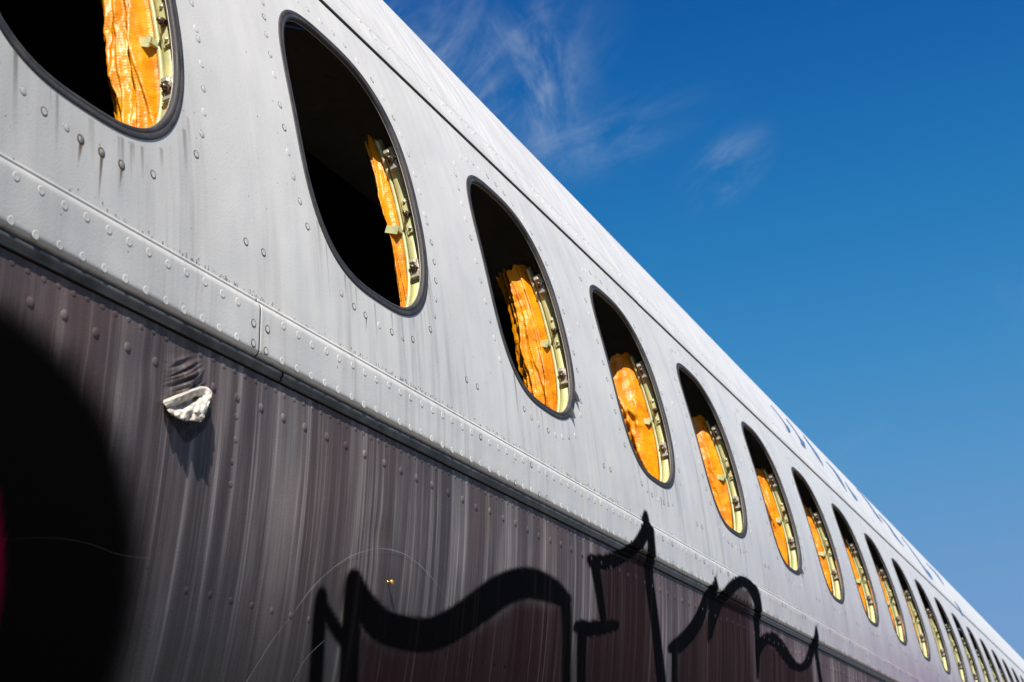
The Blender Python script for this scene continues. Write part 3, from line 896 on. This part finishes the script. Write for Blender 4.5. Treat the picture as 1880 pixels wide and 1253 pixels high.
def param_ribbon(pts, wid, h, mat, name, label=None, cov=None):
    """pts in (x, v); flat thin mark with a soft cross section"""
    V = []; F = []; C = []
    n = len(pts)
    for k, (x, v) in enumerate(pts):
        x1, v1 = pts[min(n-1, k+1)]; x0, v0 = pts[max(0, k-1)]
        dx, dv = x1-x0, v1-v0; L = math.hypot(dx, dv) or 1; nx, nv = -dv/L, dx/L
        w_ = wid(k/(n-1)) if callable(wid) else wid
        cc = cov(k/(n-1)) if cov else 1.0
        for s, c in ((-1, 0), (-0.4, 1), (0.4, 1), (1, 0)):
            xx, vv = x+nx*w_*s/2, v+nv*w_*s/2
            V.append(S(xx, vv, prof(vv, xx)+h)); C.append(c*cc)
    for k in range(n-1):
        for j in range(3): a = k*4+j; F.append((a, a+4, a+5, a+1))
    me = mesh(V, F); at_ = me.attributes.new('cover', 'FLOAT', 'POINT'); at_.data.foreach_set('value', C)
    return part(name, me, mat, None, label)
def px_line(pts, n=10):
    P = smooth_stroke([(a, b, 1) for a, b in pts], n); return [at(p[0], p[1]) for p in P]
rr = random.Random(3)
sc1 = px_line([(440, 1285), (455, 1253), (478, 1215), (505, 1172), (538, 1130), (570, 1086), (600, 1055), (640, 1025), (680, 1010), (710, 1008), (745, 1018), (775, 1040), (800, 1068), (820, 1098), (833, 1114)])
param_ribbon(sc1, lambda t: 0.0022*(0.7+0.3*math.sin(t*40)), 0.0011, M_SCR, 'curved_scratch', None, lambda t: min(1, 0.5+0.5*math.sin(t*9+1)**2)*(1 if t < 0.8 else 0.6))
param_ribbon(px_line([(530, 1275), (560, 1215), (597, 1177)]), 0.0013, 0.0011, M_SCR, 'curved_scratch', None, lambda t: 0.6)
param_ribbon(px_line([(-10, 992), (60, 988), (120, 990), (170, 1000), (220, 1018), (280, 1027)]), 0.0010, 0.0013, M_SCR, 'thin_scratch', None, lambda t: 0.02+0.12*t*t)
param_ribbon(px_line([(1165, 1055-22), (1110, 1010), (960, 960), (800, 925)]), 0.0012, 0.0011, M_SCR, 'thin_scratch', None, lambda t: 0.12)
# rust runs below the three rusty fasteners, faint grime runs below the windows and fasteners
for (x, v, L, wd) in ((0.9013, -0.2175, 0.022, 0.006), (0.9283, -0.2175, 0.046, 0.005), (0.9555, -0.2150, 0.026, 0.0045), (1.3922, -0.214, 0.020, 0.003), (2.455, -0.205, 0.05, 0.004)):
    param_ribbon([(x-0.0003*k, v-L*k/12) for k in range(13)], lambda t, wd=wd: wd*(1-0.6*t), 0.0004, M_RUSTS, 'rust_run', None, lambda t: (1-t)**1.2)
for k in range(70):
    i = rr.choice([0, 0, 1, 1, 2, 3, 4, 5]); x = X0+i*PITCH+rr.uniform(-0.15, 0.15)
    a = abs(x-X0-i*PITCH)/WA; vv = -WB*(1-min(0.99, a)**WN)**(1/WN)-0.003
    L = rr.uniform(0.02, min(0.10, vv+0.262)) if vv+0.262 > 0.021 else 0.02
    if vv-L < -0.264: continue
    o = rr.uniform(0.15, 0.65)
    param_ribbon([(x, vv-L*q/8) for q in range(9)], rr.uniform(0.002, 0.009), 0.0003+0.000004*k, M_GRIME, 'grime_run', None, lambda t, o=o: o*(1-t))
# thin line of the lap above the seam, vertical butt joints in the belt
param_ribbon([(0.9+0.1*k, 0.3265) for k in range(50)], 0.0016, 0.0003, M_LINE, 'lap_line')
for jx in (2.7350, 5.80):
    param_ribbon([(jx, -0.266+0.02*k) for k in range(27)], 0.0022, 0.0003, M_LINE, 'butt_joint_line')
# blue title lettering wrapped over the crown
def blue(pts, name='title_letter_stroke'):
    P = smooth_stroke([(a, b, c*0.7) for a, b, c in pts], 4)
    V = []; F = []; C = []
    for (px, py, w_) in P:
        k = P.index((px, py, w_)); q0 = P[max(0, k-1)]; q1 = P[min(len(P)-1, k+1)]
        dx, dy = q1[0]-q0[0], q1[1]-q0[1]; L = math.hypot(dx, dy) or 1; nx, ny = -dy/L, dx/L
        for s in (-0.5, 0.5):
            xx, vv = at(px+nx*w_*s, py+ny*w_*s, 0.003); V.append(S(xx, vv, 0.0036)); C.append(1.0)
    for k in range(len(P)-1): F.append((2*k, 2*k+1, 2*k+3, 2*k+2))
    me = mesh(V, F); at_ = me.attributes.new('cover', 'FLOAT', 'POINT'); at_.data.foreach_set('value', C)
    part(name, me, M_BLUE)
for st in ([(1415, 744, 1), (1430, 763, 1.5), (1441, 778, 2), (1446, 786, 6), (1450, 794, 5)],
           [(1443, 769, 1), (1457, 788, 1.5), (1469, 806, 3), (1474, 815, 9), (1479, 824, 1)],
           [(1474, 799, 1.2), (1488, 819, 3), (1501, 838, 4), (1512, 856, 0.8)],
           [(1516, 847, 1), (1530, 863, 3), (1544, 884, 4), (1555, 904, 0.8)],
           [(1551, 885, 1), (1562, 902, 2.5), (1570, 914, 5), (1574, 920, 1.5)],
           [(1572, 897, 1), (1590, 918, 2), (1608, 944, 3.2), (1620, 960, 0.8)],
           [(1612, 944, 1), (1630, 964, 2.5), (1645, 986, 3.2), (1660, 1004, 0.8)],
           [(1655, 986, 1), (1676, 1014, 2), (1694, 1040, 2.5), (1705, 1054, 6), (1712, 1065, 2)],
           [(1700, 1034, 1), (1718, 1053, 3), (1733, 1074, 1)],
           [(1752, 1104, 1), (1762, 1119, 3.5), (1768, 1131, 1.2)]):
    blue(st)

# ------------------------------------------------------------------ peeled flap with its wrinkles
def at_h(px, py, h):
    x, v = at(px, py, h); return S(x, v, h)
def flap():
    # rows from the hinge (top) to the free jagged edge, columns left to right; (px, py, height)
    rows = [
        [(300, 736, .0), (316, 729, .0005), (334, 721, .0005), (350, 714, .0005), (366, 710, .0005), (379, 711, .0005)],
        [(299, 740, .004), (316, 733, .008), (335, 726, .010), (352, 718, .010), (369, 712, .008), (385, 714, .006)],
        [(303, 745, .005), (318, 740, .007), (337, 732, .008), (355, 724, .008), (371, 717, .007), (388, 718, .008)],
        [(306, 750, .003), (320, 748, .001), (339, 742, .000), (357, 733, .001), (373, 725, .006), (389, 724, .010)],
        [(307, 754, .005), (321, 754, .006), (339, 750, .007), (357, 742, .008), (373, 735, .010), (388, 731, .012)],
        [(312, 759, .007), (325, 763, .009), (340, 763, .010), (355, 759, .011), (370, 753, .012), (383, 744, .013)],
        [(317, 763, .006), (331, 770, .009), (343, 773, .010), (356, 773, .010), (368, 775, .012), (375, 768, .013)]]
    A = np.array(rows); nr, nc = A.shape[:2]
    NR, NC = 34, 40
    def samp(a, b):
        i = min(nr-2, int(a)); j = min(nc-2, int(b)); s, t = a-i, b-j
        return (1-s)*(1-t)*A[i, j]+s*(1-t)*A[i+1, j]+(1-s)*t*A[i, j+1]+s*t*A[i+1, j+1]
    V = []; F = []
    for a in range(NR+1):
        for b in range(NC+1):
            p = samp(a/NR*(nr-1), b/NC*(nc-1)).copy()
            q = Vector((p[0]*0.10+p[1]*0.04, p[1]*0.07, 1.0)); k = a/NR
            p[2] += 0.0042*noise.noise(q)*k + 0.0018*(1-abs(noise.noise(q*1.3))*2.4)*k
            if a == NR or a == NR-1: p[1] += 3.0*noise.noise(Vector((p[0]*0.35, 0, 5))); p[0] += 1.0*noise.noise(Vector((p[0]*0.4, 3, 5)))
            if b >= NC-2: p[0] += 3.0*noise.noise(Vector((p[1]*0.16, 1, 8)))
            V.append(at_h(p[0], p[1], p[2]+LOWH))
    for a in range(NR):
        for b in range(NC): i = a*(NC+1)+b; F.append((i, i+1, i+NC+2, i+NC+1))
    o = part('torn_skin_flap', mesh(V, F), M_FLAP, None, 'crumpled pale foil flap peeling off the purple skin')
    md = o.modifiers.new('thick', 'SOLIDIFY'); md.thickness = 0.00035; md.offset = -1
    # black adhesive uncovered under it, the flap's shadow painted in with it
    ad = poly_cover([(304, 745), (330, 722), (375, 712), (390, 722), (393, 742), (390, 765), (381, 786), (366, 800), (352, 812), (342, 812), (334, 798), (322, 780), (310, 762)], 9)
    decal('adhesive_shadow_patch', ad, box_of([(300, 700), (400, 700), (400, 830), (300, 830)], 0.01), 0.0022, 0.0005, M_ADH_SHADE)
    # wrinkled paint above the flap
    xs = frange(*[at(300, 735)[0], at(400, 655)[0], 0.0012]); vs = frange(at(345, 745)[1], at(345, 640)[1], 0.0012)
    def wh(x, v):
        px, py = topx(x, v)
        m = math.exp(-((px-348-(py-700)*0.1)/26)**2)*max(0, min(1, (py-650)/40))*max(0, min(1, (736-py)/10))
        r = 1-abs(noise.noise(Vector((px*0.020+py*0.010, py*0.10+px*0.040, 2.0))))*2.2
        return LOWH-0.0007+0.0068*max(0, r)**1.2*m
    part('wrinkled_paint', grid(xs, vs, wh), M_DARK)
def make_adh_shade():
    m, g, b = newmat('dark_adhesive_and_shadow')
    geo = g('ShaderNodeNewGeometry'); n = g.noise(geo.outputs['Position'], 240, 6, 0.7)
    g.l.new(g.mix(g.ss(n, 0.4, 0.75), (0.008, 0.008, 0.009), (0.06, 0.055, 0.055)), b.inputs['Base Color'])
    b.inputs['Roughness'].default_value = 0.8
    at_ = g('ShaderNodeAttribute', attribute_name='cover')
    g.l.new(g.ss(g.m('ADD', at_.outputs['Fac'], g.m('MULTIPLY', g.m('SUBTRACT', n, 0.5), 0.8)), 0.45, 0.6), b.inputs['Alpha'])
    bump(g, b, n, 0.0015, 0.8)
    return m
M_ADH_SHADE = make_adh_shade()
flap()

# brass pin standing out of the lower skin
x, v = at(716, 1069)
def turned(pts, seg, m4, mat, name, label=None):
    V = []; F = []
    for (r, h) in pts:
        for k in range(seg):
            t = 2*math.pi*k/seg; V.append(m4 @ Vector((r*math.cos(t), r*math.sin(t), h)))
    for j in range(len(pts)-1):
        for k in range(seg):
            a = j*seg+k; b = j*seg+(k+1) % seg; F.append((a, b, b+seg, a+seg))
    F.append(tuple((len(pts)-1)*seg+k for k in range(seg)))
    return part(name, mesh(V, F), mat, None, label)
turned([(0.0016, 0), (0.0012, 0.001), (0.0011, 0.0035), (0.0026, 0.0037), (0.0030, 0.0050), (0.0022, 0.0062), (0.0006, 0.0068)], 14, rmat(x, v, LOWH), M_BRASS, 'brass_pin', 'small brass pin casting a thin shadow')

# torn gasket tabs at the second full window
for (i, t0, sz) in ((2, -0.62, 0.007), (2, -0.98, 0.006), (5, -1.05, 0.006)):
    xc = X0+i*PITCH; c, s = math.cos(t0), math.sin(t0)
    a = WA*math.copysign(abs(c)**(2/WN), c); b = WB*math.copysign(abs(s)**(2/WN), s)
    bm = bmesh.new(); r5 = random.Random(i*7+int(sz*1000))
    base = S(xc+a*0.985, b*0.985, 0.0015)
    pts = [S(xc+a*0.985-0.006, b*0.985-0.006, 0.0012), S(xc+a*0.985+0.006, b*0.985+0.012, 0.0012), S(xc+a+sz*0.9, b+0.004, 0.004), S(xc+a+sz*0.5, b-sz, 0.006), S(xc+a, b-sz*0.8, 0.003)]
    ws = [bm.verts.new(p) for p in pts]; bm.faces.new(ws)
    ws2 = [bm.verts.new(p+nrm(b)*-0.0012) for p in pts]; bm.faces.new(ws2[::-1])
    for k in range(5): bm.faces.new((ws[k], ws2[k], ws2[(k+1) % 5], ws[(k+1) % 5]))
    part('gasket_scrap', bm_mesh(bm), M_RUBBER, None)

# dirt grains collected along the strip's top edge
V = []; F = []
for k in range(650):
    if rr.random() < 0.5: x = rr.gauss(*rr.choice([(1.10, 0.05), (1.47, 0.08), (2.12, 0.07), (1.75, 0.15), (2.9, 0.2)])); v = -0.2655+abs(rr.gauss(0, 0.0022))
    else: x = rr.uniform(0.8, 4.0); v = -0.2655+abs(rr.gauss(0, 0.003))
    s = rr.uniform(0.0003, 0.0011)
    c = [S(x-s, v-s*0.6, 0.0003), S(x+s, v-s*0.4, 0.0003), S(x+s*0.3, v+s*0.8, 0.0003), S(x, v, 0.0003+s*0.8)]
    n = len(V); V += c; F += [(n, n+1, n+3), (n+1, n+2, n+3), (n+2, n, n+3)]
part('dirt_grains', mesh(V, F, False), M_RING, None, None, 'stuff')
